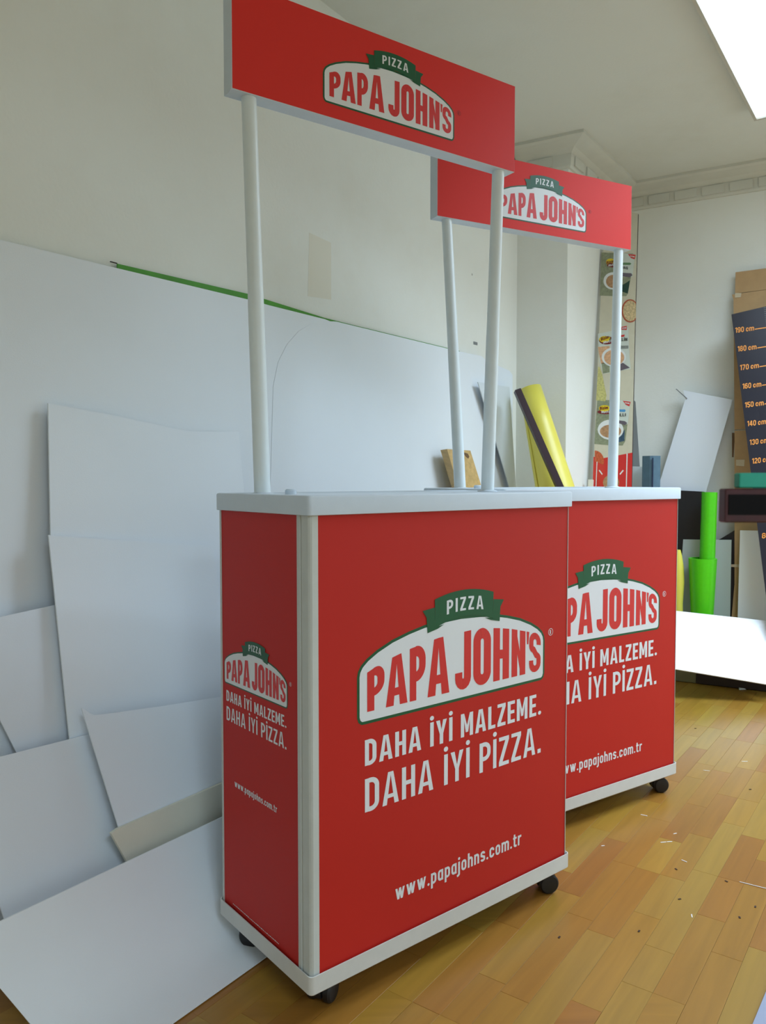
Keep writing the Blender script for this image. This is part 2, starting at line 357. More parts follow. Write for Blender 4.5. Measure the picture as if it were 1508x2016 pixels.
    if ch in 'hn':
        return lw, rect(0, 0, s, 1 if ch == 'h' else X)+ribbon([(h, X-sh/2-r)]+arc(lw/2, X-sh/2-r, r, r, 180, 0)+[(lw-h, 0)], s)
    if ch == 'u': return lw, rect(lw-s, 0, lw, X)+ribbon([(h, X), (h, sh/2+r)]+arc(lw/2, sh/2+r, r, r, 180, 360), s)
    if ch == 'm':
        W = lw*1.62; rr = (W/2-s*.75)/2
        q = rect(0, 0, s, X)
        for x0 in (h, W/2): q += ribbon([(x0, X-sh/2-rr)]+arc(x0+(W/2-h)/2, X-sh/2-rr, (W/2-h)/2, rr, 180, 0)+[(x0+W/2-h, 0)], s)
        return W, q
    if ch == 's':
        W = lw*.95; r = (W-s)/2
        return W, ribbon([(W-h, X*.72)]+arc(W/2, X-sh/2-r*.8, r, r*.8, 10, 180)+[(h*1.1, X*.58), (W-h*1.1, X*.42)]+arc(W/2, sh/2+r*.8, r, r*.8, 0, -170), s)
    if ch == 't': W = s*2.3; return W, ribbon([(s*.9, .92), (s*.9, sh/2+.06), (s*1.25, sh/2), (W, sh/2)], s)+rect(0, X-sh, W, X)
    if ch == 'r': W = s*2.2; return W, rect(0, 0, s, X)+ribbon([(h, X-s*1.3), (s*1.1, X-sh*.6), (W, X-sh/2)], s)
    if ch == 'w':
        W = lw*1.6; q = []
        for i, (a, b) in enumerate(((0, .27), (.5, .27), (.5, .73), (1, .73))):
            xa = a*(W-s) + (0 if a != .5 else 0); xb = b*(W-s)
            q.append([(xb, 0), (xb+s, 0), (xa+s, X), (xa, X)])
        return W, q
    if ch == 'z': W = lw*.9; return W, rect(0, 0, W, sh)+rect(0, X-sh, W, X)+[[(0, sh), (s*1.2, sh), (W, X-sh), (W-s*1.2, X-sh)]]
    if ch == 'f': W = s*2.1; return W, ribbon([(W, 1-sh/2), (s*1.2, 1-sh/2), (s*.8, .85), (s*.8, 0)], s)+rect(0, X-sh, W, X)
    if ch == 'k': return lw, rect(0, 0, s, 1)+[[(s, .25), (s, .45), (lw-s, X), (lw, X)], [(s*1.4, .48), (s*1.1, .3), (lw-s, 0), (lw, 0)]]
    return .2, []
def set_text(txt, s=.16, w=.46, gap=.10, space=.24):
    "list of polygons and the total width, in cap heights"
    x = 0.; out = []
    for i, ch in enumerate(txt):
        if ch == ' ': x += space; continue
        W, q = glyph(ch, s, w)
        out += [[(a+x, b) for a, b in p] for p in q]; x += W+gap
    return out, x-gap
def fit_text(txt, x0, x1, y0, h, **k):
    q, W = set_text(txt, **k); return [[(x0+a*(x1-x0)/W, y0+b*h) for a, b in p] for p in q]

# ---------------------------------------------------------------- the printed emblem (metres on the big front panel, centred at 0, foot of the shape at 0)
def emblem(mb, P, reg='print_white'):
    "P(x, y, off) -> 3D point; emblem is 0.583 wide"
    half = [(0, .1895), (.06, .187), (.11, .1825), (.155, .174), (.2, .1625), (.24, .147), (.266, .133), (.281, .121), (.2885, .1095), (.291, .098), (.291, .016), (.2875, .006), (.280, .0005), (.270, 0)]
    def outline(ins):
        pts = []
        for i, (x, y) in enumerate(half):
            a = Vector(half[max(0, i-1)]); b = Vector(half[min(len(half)-1, i+1)]); d = (b-a).normalized(); nrm = Vector((-d.y, d.x))
            if i == 0: nrm = Vector((0, 1))
            if i == len(half)-1: nrm = Vector((0, -1))
            if nrm.dot(Vector((x, y-.08))) < 0: nrm = -nrm
            q = Vector((x, y))-nrm*ins; pts.append((q.x, q.y))
        return pts+[(-x, y) for x, y in reversed(pts[1:])]
    def lay(polys, off, m):
        for i, p in enumerate(polys): mb.add([P(x, y, off+.00003*(i % 5)) for x, y in p], [list(range(len(p)))], m)
    lay([outline(0)], .0003, 'green'); lay([outline(.0062)], .0006, 'print_white')
    # red name, arched top
    X = [-.27, -.266, -.235, -.193, -.1515, -.068, .03, .07, .12, .17, .22, .26, .28]
    Y = [.078, .080, .092, .103, .1125, .1255, .130, .1295, .124, .1155, .1035, .094, .088]
    def top(x):
        if x <= X[0]: return Y[0]
        for i in range(len(X)-1):
            if x <= X[i+1]: return Y[i]+(Y[i+1]-Y[i])*(x-X[i])/(X[i+1]-X[i])
        return Y[-1]
    lay_pos = [('P', -.2656, -.2205), ('A', -.2168, -.158), ('P', -.1515, -.1065), ('A', -.1007, -.0357), ('J', -.0178, .0321), ('O', .0397, .0974), ('H', .1058, .160), ('N', .169, .2184), ("'", .2225, .2325), ('S', .2325, .2754)]
    for ch, a, b in lay_pos:
        W, q = glyph(ch, .188 if ch not in 'S' else .165, .46)
        for i, p in enumerate(q):
            # cut long pieces so that the arched top stays smooth
            pts = []
            for (x, y) in p:
                xx = a+(b-a)*x/W
                if ch == "'": yy = y
                else: yy = y
                pts.append((xx, .0245+yy*top(xx)))
            mb.add([P(x, y, .0009+.00003*(i % 5)) for x, y in pts], [list(range(len(pts)))], 'red2')
    # ribbon
    cx = .0123
    def R(x, y): return (cx+x, y-.5675)
    t = [R(x, .8158-.0135*(x/.0925)**2) for x in [-.0925+.185*i/12 for i in range(13)]]
    b = [R(x, .7565-.0105*(x/.072)**2) for x in [.0905-.181*i/12 for i in range(13)]]
    main = t+b
    for i in range(12):
        lay([[t[i], b[12-i], b[11-i], t[i+1]]], .0012, 'green')
    for sx in (-1, 1):
        tl = [(.128, .781), (.0925, .785), (.0905, .742), (.064, .7452), (.084, .7375), (.1137, .7316), (.1165, .7655)]
        tl = [R(sx*x, y) for x, y in tl]
        # triangulate as fan-safe pieces
        for tri in ((0, 1, 6), (1, 2, 6), (2, 5, 6), (2, 4, 5), (2, 3, 4)):
            lay([[tl[k] for k in tri]], .0012, 'green')
    q, W = set_text('PIZZA', s=.17, w=.50, gap=.20)
    for i, p in enumerate(q):
        pts = [(-.057+.1155*x/W, y) for x, y in p]
        pts = [R(x, .7655+.0305*y+.004*(1-(x/.057)**2)) for x, y in pts]
        mb.add([P(x, y, .0015+.00003*(i % 5)) for x, y in pts], [list(range(len(pts)))], 'print_white')
    # registered mark
    lay(ribbon(arc(.314, .115, .0085, .0085, 0, 337.5, 15), .0013, True), .0004, reg)
    W, q = glyph('R', .18, .5); lay([[(.3108+x*.0095, .1098+y*.0100) for x, y in p] for p in q], .0004, reg)

def slogan(mb, P, full=True):
    def lay(polys, m='print_white'):
        for i, p in enumerate(polys): mb.add([P(x, y, .0004+.00003*(i % 5)) for x, y in p], [list(range(len(p)))], m)
    lay(fit_text('DAHA İYİ MALZEME.', -.2713, .2790, -.0855, .0530, s=.165, w=.47, gap=.11, space=.30))
    lay(fit_text('DAHA İYİ PİZZA.', -.2713, .2790, -.1810, .0685, s=.145, w=.47, gap=.11, space=.30))

# ================================================================= THE SETTING
def slab(name, a, b, n, z0, z1, m, th=.06):
    mb = MB(); a = V(*a[:2], 0); b = V(*b[:2], 0); n = V(*n[:2], 0)
    mb.prism([a+V(0, 0, z0), b+V(0, 0, z0), b+V(0, 0, z1), a+V(0, 0, z1)], -n*th, m); return struct(mb.build(name))
LEND = LW.P(6.2, 0, 0); REND = RO - RD*3.2
slab('wall_left', K, LEND, LW.n, -.02, ZC, 'wall')
mb = MB(); a, b, c = K, CF, CB
back = CB + LW.n*-.9
mb.prism([V(a.x, a.y, -.02), V(b.x, b.y, -.02), V(c.x, c.y, -.02), V(*(a+LD*.9)[:2], -.02)], (0, 0, ZC+.02), 'wall')
struct(mb.build('wall_pillar'))
slab('wall_back', CB+RD*.02, REND, RW.n, -.02, ZC, 'wall')
FL = LEND + LW.n*5.2
slab('wall_near', LEND, FL, -V(*(-LD)[:2], 0), -.02, ZC, 'wall')
nn = V(-(REND-FL).y, (REND-FL).x, 0).normalized()
if nn.dot(V(0, 0, 0)-FL) < 0: nn = -nn
slab('wall_right', FL, REND, nn, -.02, ZC, 'wall')
mb = MB(); cor = [LEND-LW.n*.1, K+LD*.9-LW.n*.1, REND+V(.3, .3, 0), FL+V(.3, -.3, 0)]
mb.prism([V(p.x, p.y, ZC) for p in cor], (0, 0, .06), 'ceil'); struct(mb.build('ceiling'))
mb = MB(); mb.prism([V(p.x, p.y, -.0045) for p in cor], (0, 0, -.06), 'joint'); floor = struct(mb.build('floor'))
# crown moulding round pillar and back wall
def crown(name, pts):
    mb = MB(); prof = [(0, -.125), (.012, -.125), (.018, -.115), (.022, -.06), (.045, -.04), (.10, -.022), (.115, -.014), (.115, 0), (0, 0)]
    n = len(pts); rings = []
    for i, p in enumerate(pts):
        ds = []
        if i: ds.append((pts[i]-pts[i-1]).normalized())
        if i < n-1: ds.append((pts[i+1]-pts[i]).normalized())
        ns = [V(d.y, -d.x, 0) for d in ds]
        m_ = sum(ns, V(0, 0, 0)).normalized(); k = 1/max(.3, m_.dot(ns[0]))
        rings.append([p+m_*k*x+V(0, 0, ZC+z) for x, z in prof])
    vs = [q for r in rings for q in r]; L = len(prof); fs = []
    for i in range(n-1):
        for j in range(L-1): fs.append([i*L+j, (i+1)*L+j, (i+1)*L+j+1, i*L+j+1])
    mb.add(vs, fs, 'crown')
    for i in range(n-1):       # shallow blocks cut in the band
        d = pts[i+1]-pts[i]; Lg = d.length; d = d.normalized(); nn_ = V(d.y, -d.x, 0); k = int(Lg/.135)
        for j in range(k):
            mb.box(pts[i]+d*(j+.5)*Lg/k+nn_*.024+V(0, 0, ZC-.087), (.11, .008, .045), 'crown', Matrix((d, nn_, V(0, 0, 1))).transposed())
    return struct(mb.build(name))
crown('trim_1', [K, CF, CB, REND])

# floor strips (three strips to a board), along the long wall
ax, ay = LD.normalized(), V(LD.y, -LD.x, 0).normalized()
SW = .0647; ref = at_z(1474, 1863, 0); r0 = ref.dot(ay); s0 = ref.dot(ax)
def inroom(p):
    if (p-RO).dot(RW.n) < -.04 or (p-LW.o).dot(LW.n) < -.03: return False
    for i in range(len(cor)):
        a, b = cor[i], cor[(i+1) % len(cor)]
        if (b-a).x*(p-a).y-(b-a).y*(p-a).x > -.0: return False
    return True
COLS = [[.30, .36, .30, .32], [.16, .36, .42, .34], [.40, .30, .36, .22]]
pieces = []
for row in range(-18, 30):
    rs = random.Random(row*13+5); off = rs.uniform(0, 1.28) if row else 0.
    for bd in range(-5, 6):
        base = s0+off+bd*1.28
        for c_ in range(3):
            cuts = COLS[(c_+row+bd) % 3][:]; rs.shuffle(cuts); x = 0
            for L_ in cuts:
                cen = ax*(base+x+L_/2)+ay*(r0+row*SW*3+(c_+.5)*SW); x += L_
                if inroom(V(cen.x, cen.y, 0)): pieces.append((V(cen.x, cen.y, 0), L_, c_))
def seen(p):
    x, y, z = project(p)
    if not (300 < x < 1560 and 1310 < y < 2070): return -1
    if x < 612 and y < 1870+(505-x)*.75 - 20 and x < 520: return -1
    if 612 <= x < 1105 and y < 1960-(x-612)*.51: return -1
    if 1105 <= x < 1320 and y < 1590-(x-1105)*.34: return -1
    return 1/z/z/z
rank = sorted(range(len(pieces)), key=lambda i: -seen(pieces[i][0]))
near = set(i for i in rank[:290] if seen(pieces[i][0]) > 0)
ang = math.atan2(ax.y, ax.x); cache = {}
for i in sorted(near):
    p, L_, c_ = pieces[i]
    if L_ not in cache:
        mb = MB(); mb.box((0, 0, -.002), (L_-.0006, SW-.0004, .004), 'plank', chamfer=.0004); o = mb.build('floor_strip'); cache[L_] = o.data
    else: o = bpy.data.objects.new('floor_strip', cache[L_]); C.objects.link(o)
    o.location = p; o.rotation_euler = (0, 0, ang); o.parent = floor
mb = MB(); RM = Matrix((ax, ay, V(0, 0, 1))).transposed()
for i, (p, L_, c_) in enumerate(pieces):
    if i not in near: mb.box(p-V(0, 0, .002), (L_-.0006, SW-.0004, .004), 'plank_far', RM)
o = mb.build('floor_strips_far', floor); o['kind'] = 'stuff'

# ceiling light panels: the visible one, then two added for fill
d1 = -ax; d2 = ay
for i, (cn, L_, W_, pw, watts, spread) in enumerate(LAMPS):
    if pw <= 0: continue
    cc = V(*cn, 0)+d1*L_/2+d2*W_/2
    labs = ['bright rectangular ceiling light panel at the top right corner of the picture', 'unseen ceiling light panel added for fill, farther right outside the picture', 'unseen ceiling light panel added for fill behind the viewer']
    t = empty('ceiling_light', (cc.x, cc.y, ZC), labs[i], 'light')
    R_ = Matrix((d1, d2, V(0, 0, 1))).transposed(); fr = MB()
    for q, sz in ((d2*(W_/2+.006), (L_+.024, .012, .05)), (-d2*(W_/2+.006), (L_+.024, .012, .05)), (d1*(L_/2+.006), (.012, W_, .05)), (-d1*(L_/2+.006), (.012, W_, .05))):
        fr.box(cc+q+V(0, 0, ZC-.0255), sz, 'frame', R_)
    fr.build('frame', t)
    g = MB(); g.box(cc+V(0, 0, ZC-.038), (L_-.004, W_-.004, .01), 'glow', R_)
    o = g.build('diffuser', t)
    ld = bpy.data.lights.new('downlight', 'AREA'); ld.shape = 'RECTANGLE'; ld.size = L_-.03; ld.size_y = W_*.5; ld.energy = watts; ld.spread = math.radians(spread)  # area lamp under the diffuser, beam narrowed to keep high surfaces dim
    ld.color = [c/1.29 for c in LAMP_COL]; lo = bpy.data.objects.new('downlight', ld); C.objects.link(lo); lo.parent = t
    lo.location = (d2*(W_*.2 if i == 0 else 0)) + V(0, 0, -.046); lo.rotation_euler = (0, 0, math.atan2(d1.y, d1.x))
    if i:
        k = 'glow%d' % i; M[k] = mat('fill_lamp_diffuser', (1, 1, 1), .5, emit=(LAMP_COL, LAMP_POWER*pw)); o.data.materials[0] = M[k]

# ================================================================= PROMOTION COUNTERS
Wd, Dp, ZT, HL, ZB, HB = .80, .376, 1.0313, .0385, .1016, .0393
def rrect(x0, y0, x1, y1, r, n=4):
    p = []
    for cx, cy, a in ((x1-r, y1-r, 0), (x0+r, y1-r, 90), (x0+r, y0+r, 180), (x1-r, y0+r, 270)): p += arc(cx, cy, r, r, a, a+90, n)
    return p
def counter(loc, yaw, hloc, hyaw, lab, hs, ZT=ZT):
    t = empty('promotion_counter', (*loc, 0), lab, 'display stand', None, yaw)
    bpy.context.view_layer.update()
    Rz = Matrix.Rotation(yaw, 3, 'Z'); L0 = V(*loc, 0)
    G = lambda x, y, z: L0+Rz@V(x, y, z)
    def blk(mb, x0, y0, z0, x1, y1, z1, m, ch=0): mb.box(G((x0+x1)/2, (y0+y1)/2, (z0+z1)/2), (abs(x1-x0), abs(y1-y0), abs(z1-z0)), m, Rz, ch)
    # top tray with turned-down lip
    mb = MB(); loops = []
    for ins, z, r in ((.0025, ZT-HL, .006), (0, ZT-HL+.001, .008), (0, ZT-.004, .008), (.0012, ZT-.0012, .008), (.004, ZT, .008), (.018, ZT, .008), (.022, ZT-.003, .006)):
        loops.append([G(x, y, z) for x, y in rrect(ins, ins, Wd-ins, Dp-ins, r)])
    n = len(loops[0]); vs = [q for l in loops for q in l]; fs = [[k*n+i, k*n+(i+1) % n, (k+1)*n+(i+1) % n, (k+1)*n+i] for k in range(len(loops)-1) for i in range(n)]
    fs.append([(len(loops)-1)*n+i for i in range(n)]); fs.append(list(range(n))[::-1]); mb.add(vs, fs, 'plastic')
    mb.build('counter_top', t, smooth=True)
    # base tray: open rim
    mb = MB(); loops = []
    for ins, z, r in ((.004, ZB-HB, .008), (0, ZB-HB+.004, .010), (0, ZB, .010), (.0022, ZB, .009), (.0025, ZB-.03, .008)):
        loops.append([G(x, y, z) for x, y in rrect(ins, ins, Wd-ins, Dp-ins, r)])
    vs = [q for l in loops for q in l]; fs = [[k*n+i, k*n+(i+1) % n, (k+1)*n+(i+1) % n, (k+1)*n+i] for k in range(len(loops)-1) for i in range(n)]
    fs.append([(len(loops)-1)*n+i for i in range(n)]); fs.append(list(range(n))[::-1]); mb.add(vs, fs, 'trim')
    mb.build('base_tray', t, smooth=True)
    # corner posts
    z0, z1 = ZB-.030, ZT-HL+.0005
    for sx, sy in ((0, 0), (1, 0), (0, 1), (1, 1)):
        mb = MB(); fx = lambda x: Wd-x if sx else x
        fy = lambda y: Dp-y if sy else y
        wf = .0255 if not sx else .0125
        ws = .0505 if not sy else .0145
        ib = .006 if not sy else .002
        prof = [(.006, ib+.006), (.0085, ib+.002), (.012, ib), (wf, ib), (wf, .0125), (.018, .0125), (.018, ws), (.006, ws)]+([(.006, .040), (.0085, .0385), (.0085, .035), (.006, .0335)] if not sy else [])
        lp = [G(fx(x), fy(y), z0) for x, y in prof]
        mb.prism(lp, (0, 0, z1-z0), 'post'); mb.build('corner_post', t)
    # panels
    mb = MB(); blk(mb, .0245, .0075, z0, Wd-.0118, .0125, z1, 'red'); fp = mb.build('front_panel', t); fp['label'] = 'red printed front panel'
    for x0 in (.0075, Wd-.0125):
        mb = MB(); blk(mb, x0, .0495, z0, x0+.005, Dp-.0135, z1, 'red'); o = mb.build('side_panel', t); o['label'] = 'red printed side panel'
        if x0 < .1: spn = o
    mb = MB(); blk(mb, .018, Dp-.02, z0, Wd-.018, Dp-.014, z1, 'plastic'); mb.build('back_panel', t)
    # prints
    mb = MB(); P = lambda x, y, off: G(.410+x, .0075-off, .5675+y); emblem(mb, P); o = mb.build('printed_emblem', fp)
    mb = MB(); slogan(mb, P); mb.build('printed_slogan', fp)
    mb = MB()
    for i, p in enumerate(fit_text('www.papajohns.com.tr', .2194, .6190, .1760, .0335, s=.155, w=.50, gap=.125)): mb.add([G(x, .0071-.00003*(i % 5), y) for x, y in p], [list(range(len(p)))], 'print_white')
    mb.build('printed_web_address', fp)
    k = .457; P2 = lambda x, y, off: G(.0075-off, .2205-x*k, .6045+y*k)
    mb = MB(); emblem(mb, P2); mb.build('printed_emblem', spn)
    mb = MB(); slogan(mb, P2); mb.build('printed_slogan', spn)
    mb = MB()
    for i, p in enumerate(fit_text('www.papajohns.com.tr', .3093, .1303, .3800, .0152, s=.155, w=.50, gap=.125)): mb.add([G(.0071-.00003*(i % 5), x, y) for x, y in p], [list(range(len(p)))], 'print_white')
    mb.build('printed_web_address', spn); mb = MB()
    rn = random.Random(3); x = .322
    while x > .125:       # fine print too small to read
        L_ = rn.uniform(.003, .007); q = [(x, .1075), (x-L_, .1075), (x-L_, .1085+rn.uniform(0, .0012)), (x, .1085+rn.uniform(0, .0012))]
        mb.add([G(.0071, a, b) for a, b in q], [[0, 1, 2, 3]], 'print_white'); x -= L_+.0015
    mb.build('printed_fine_print', spn)
    # poles
    hL = V(*hloc, hs['z']); hR = Matrix.Rotation(hyaw, 3, 'Z'); H = lambda x, y, z: hL+hR@V(x, y, z)
    for bx, tx in ((.048, hs['p0']), (.752, hs['p1'])):
        a = G(bx, .25, ZT-.004); b = H(tx, hs['D']/2, .004); ax_ = b-a; L_ = ax_.length
        mb = MB(); mb.lathe([(.0177, 0), (.0172, L_*.48), (.0165, L_*.52), (.0160, L_)], a, ax_, 'pole', 28); mb.build('pole', t, smooth=True)
        mb = MB(); mb.lathe([(.027, 0), (.027, .002), (.021, .005), (.0185, .0055)], G(bx, .25, ZT-.003), (0, 0, 1), 'plastic', 28); mb.build('pole_collar', t, smooth=True)
    mb = MB(); mb.lathe([(.013, 0), (.013, .009), (.010, .012)], G(.120, .25, ZT-.003), (0, 0, 1), 'plastic', 16); mb.build('plug', t, smooth=True)
    # header sign
    mb = MB(); Wh, Dh, Hh = hs['W'], hs['D'], hs['H']
    mb.box(H(Wh/2, Dh/2+.0004, Hh/2), (Wh, Dh, Hh), 'plastic', hR, .0012); hd = mb.build('header_box', t)
    mb = MB()
    for x0, x1, y_ in ((0.0015, Wh-.0005, 0),):
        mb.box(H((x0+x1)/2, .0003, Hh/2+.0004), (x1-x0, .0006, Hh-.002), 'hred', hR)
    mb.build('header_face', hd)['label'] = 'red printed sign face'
    k = Wh/.7084*.573; P3 = lambda x, y, off: H(hs['ex']+x*k, -off*.8-.0001, hs['ez']+y*k)
    mb = MB(); emblem(mb, P3, 'regdark'); mb.build('printed_emblem', hd)
    # castors
    for i, (x, y) in enumerate(((.06, .055), (Wd-.05, .05), (.065, Dp-.065), (Wd-.05, Dp-.055))):
        c = G(x, y, 0); rz = yaw+[.5, -.5, 2.2, .3][i]; q = Matrix.Rotation(rz, 3, 'Z')
        mb = MB(); mb.box(c+V(0, 0, ZB-HB-.0035), (.042, .042, .005), 'black', q); mb.lathe([(.009, .034), (.009, ZB-HB-.005)], c, (0, 0, 1), 'black', 12)
        cs = mb.build('castor', t)
        wc = c+q@V(.012, 0, .0255)
        hb = MB(); prof = [(.0262*math.cos(math.radians(a)), .0262*math.sin(math.radians(a))) for a in range(-20, 201, 20)]
        hb.prism([wc+q@V(px_, -.008, pz_) for px_, pz_ in prof], q@V(0, .016, 0), 'black'); hb.build('castor_hood', cs)
        for sy in (-1, 1):
            wb = MB(); wb.lathe([(.015, -.0085), (.0235, -.0085), (.0255, -.005), (.0255, .004), (.022, .008), (.012, .0095)], wc+q@V(0, sy*.0185, 0), q@V(0, sy, 0), 'black', 24); wb.build('castor_wheel', cs, smooth=True)
    return t
HS = 1.12; H0 = dict(z=HCAM+(1.784-HCAM)*HS, W=.7084*HS, D=.037*HS, H=.1985*HS, p0=.042*HS, p1=.674*HS, ex=.3594*HS, ez=.0276*HS)
counter((-.1396, 1.4493), .6838, (-.2796*HS, 1.4633*HS), .5879, 'nearer red and white promotion counter with overhead sign on two white poles', H0)
counter((.3368, 2.1432), .594, (.1484*HS, 2.1564*HS), .4643, 'farther red and white promotion counter, half hidden behind the nearer one', H0, 1.0350)

# ================================================================= SHEETS LEANING ON THE LONG WALL
def sheet(name, wall, pts, n0, k, m=0., mt='sheet', th=.004, lab='', cat='board', group=None, parent=None, mt2=None):
    loop = [wall.hit(x, y, n0, k, m) for x, y in pts]
    for q in loop:
        if q.z < .001: q.z = .001
    d = -wall.normal(k, m)*th; mb = MB(); mb.prism(loop, d, mt, mt2)
    o = mb.build(name, parent, loc=None)
    if lab: tag(o, lab, cat, group)
    return o
gA = 'white sheets leaning on the long wall'
sheet('painted_board', LW, [(231, 519), (490, 579), (640, 626), (700, 641), (905, 691), (905, 900), (231, 900)], .012, 0, mt='greenpaint', th=.003, lab='green board showing as a thin strip above the tall white sheets on the long wall')
sheet('tall_sheet', LW, [(-330, 392), (0, 472), (231, 528), (490, 590), (530, 601), (640, 628.5), (655, 634.5), (640, 633.5), (610, 640.5), (588, 653.5), (565, 679.5), (548, 713), (538, 761), (530, 1050), (530, 1500), (-330, 3000)], .050, .018, mt='sheet', lab='tallest wide white sheet against the long wall, green strip above its top edge', group=gA)
sheet('tall_sheet', LW, [(662, 633), (640, 632), (610, 639), (588, 652), (565, 678), (548, 712), (538, 760), (530, 1050), (530, 1600), (960, 1500), (956, 708), (948, 701), (905, 692)], .0513, .018, mt='sheet', lab='white sheet with a curled upper left corner, behind the left pole of the nearer counter', group=gA)
sheet('tall_sheet', LW, [(940, 700), (985, 722), (1003, 730), (1009, 738), (1011, 1335), (940, 1400)], .050, .018, mt='sheet2', lab='narrow white sheet with rounded top at the far end of the long wall', group=gA)
sheet('frosted_sheet', LW, [(941, 752), (1003, 762), (1016, 960), (1020, 1300), (1008, 1300), (1004, 962)], .085, .02, mt='acryl', th=.004, lab='pale frosted sheet leaning with a slanted left edge near the room corner')
sheet('leaning_sheet', LW, [(-90, 1238), (0, 1215), (100, 1193), (200, 1172), (200, 1560), (60, 1560), (33, 1482)], .14, .07, mt='sheet2', lab='low white sheet at the left picture edge behind the mid-height sheet', group=gA)
sheet('leaning_sheet', LW, [(-320, 1380), (-60, 1330), (10, 1400), (60, 1560), (60, 1890), (-300, 2300)], .10, .05, mt='sheet', lab='white sheet at the very left edge, seen only behind two slanted edges', group=gA)
sheet('mid_height_sheet', LW, [(95, 794), (210, 815), (340, 843), (372, 849), (470, 850), (480, 960), (480, 1290), (520, 1500), (150, 1560), (137, 1450), (105, 1130), (100, 1052)], .140, .076, .004, mt='sheet', lab='mid-height white sheet standing in front of the tallest one, left of the nearer counter', group=gA)
sheet('mid_height_sheet', LW, [(96, 1053), (104, 1055), (420, 1075), (470, 1500), (150, 1620), (137, 1452), (104, 1130)], .178, .10, .004, mt='sheet', lab='white sheet covering the lower half of the mid-height sheet, its left edge sticking out slightly', group=gA)
sheet('leaning_sheet', LW, [(-90, 1512), (0, 1490), (165, 1448), (240, 1432), (330, 1790), (60, 1960), (18, 1837)], .29, .30, mt='sheet2', lab='white sheet at lower left with a level top edge, above the sheet on the floor', group=gA)
sheet('leaning_sheet', LW, [(161, 1394), (167, 1397), (176, 1404), (186, 1408), (205, 1406), (320, 1390), (470, 1366), (560, 1500), (430, 1556), (240, 1645), (235, 1632)], .357, .33, mt='sheet2', lab='white sheet with one curled top corner, above the cream board', group=gA)
sheet('cream_board', LW, [(219, 1641), (232, 1632), (430, 1545), (620, 1470), (660, 1580), (330, 1735), (256, 1712), (252, 1700)], .29, .05, mt='cream', th=.008, lab='cream board strip between the big floor sheet and the curled sheet')
# the big front sheet: foot on the floor, curving up the pile
prof = [(.575, .002), (.50, .004), (.44, .020), (.385, .062), (.342, .130), (.314, .208)]
def s_on(px, py, n_, z_):
    "position along the long wall of the point of the level line (n_, z_) seen nearest to the pixel"
    best = None
    for i in range(2000):
        a = -.5+i*.0025; x, y, z = project(LW.P(a, n_, z_))
        if z < .2: continue
        e = abs(x-px) if py is None else math.hypot(x-px, y-py)
        if best is None or e < best[0]: best = (e, a)
    return best[1]
sL0 = 2.42; sR0 = 1.95
def sx(px, n_, z_): return s_on(px, None, n_, z_)
a_bot = LW.P(0, 0, 0); fl = at_z(60, 2016, 0.03); aL = (fl-LW.o).dot(LW.d)
mb = MB(); vs = []; nu = 8
for j, (n_, z_) in enumerate(prof):
    f_ = j/(len(prof)-1); right = 1.42+.06*f_; left = aL
    for i_ in range(900):        # the left edge as the photograph shows it
        a_ = 1.6+i_*.002; X_, Y_, z_c = project(LW.P(a_, n_, z_+.0035))
        if z_c > .3 and Y_ > 1945+1.18*X_: left = a_; break
    for i in range(nu+1): vs.append(LW.P(left+(right-left)*i/nu, n_, z_+.0035))
n_v = len(vs); 
thick = []
for j in range(len(prof)):
    a = prof[max(0, j-1)]; b = prof[min(len(prof)-1, j+1)]; dn, dz = b[0]-a[0], b[1]-a[1]; L_ = math.hypot(dn, dz)
    off = LW.n*(-dz/L_*-1)*-.003*1.0 + V(0, 0, dn/L_*.003)
    for i in range(nu+1): thick.append(vs[j*(nu+1)+i]+V(0, 0, -.003) if j < 3 else vs[j*(nu+1)+i]-LW.n*.003)
fs = []; q_ = nu+1
for j in range(len(prof)-1):
    for i in range(nu):
        a, b, c, d = j*q_+i, j*q_+i+1, (j+1)*q_+i+1, (j+1)*q_+i
        fs.append([d, c, b, a]); fs.append([a+n_v, b+n_v, c+n_v, d+n_v])
J = len(prof)-1
for i in range(nu): fs.append([i, i+1, i+1+n_v, i+n_v]); fs.append([J*q_+i+1, J*q_+i, J*q_+i+n_v, J*q_+i+1+n_v])
for j in range(J): fs.append([(j+1)*q_, j*q_, j*q_+n_v, (j+1)*q_+n_v]); fs.append([j*q_+nu, (j+1)*q_+nu, (j+1)*q_+nu+n_v, j*q_+nu+n_v])
mb.add(vs+thick, fs, 'sheet')
tag(mb.build('floor_sheet', smooth=True), 'large white sheet sliding onto the floor beside the nearer counter, lowest of the pile', 'board', gA)

# plank near the far end of the long wall
def bar(name, p0, p1, w_, th, mt, side, lab, cat, bevel=.001):
    "rectangular bar from p0 (foot) to p1 (top); w_ across along 'side', th in depth"
    a = (p1-p0); L_ = a.length; a.normalize(); s_ = (side-a*side.dot(a)).normalized(); t_ = a.cross(s_)
    mb = MB(); R_ = Matrix((s_, t_, a)).transposed(); mb.box((p0+p1)/2, (w_, th, L_), mt, R_, bevel)
    o = mb.build(name); tag(o, lab, cat); return o, R_
o = sheet('wooden_plank', LW, [(880, 884), (926, 887), (948, 958), (1046, 1290), (998, 1290), (902, 958)], .24, .12, mt='wood', th=.032, lab='pale wooden plank with a dark knot leaning behind the counters near the corner', cat='plank')
mb = MB(); mb.add([LW.hit(x, y, .2408, .12) for x, y in ((911, 890), (921, 893), (924, 899), (922, 903), (917, 899))], [[0, 1, 2, 3, 4]], 'cardedge'); mb.build('knot', o)

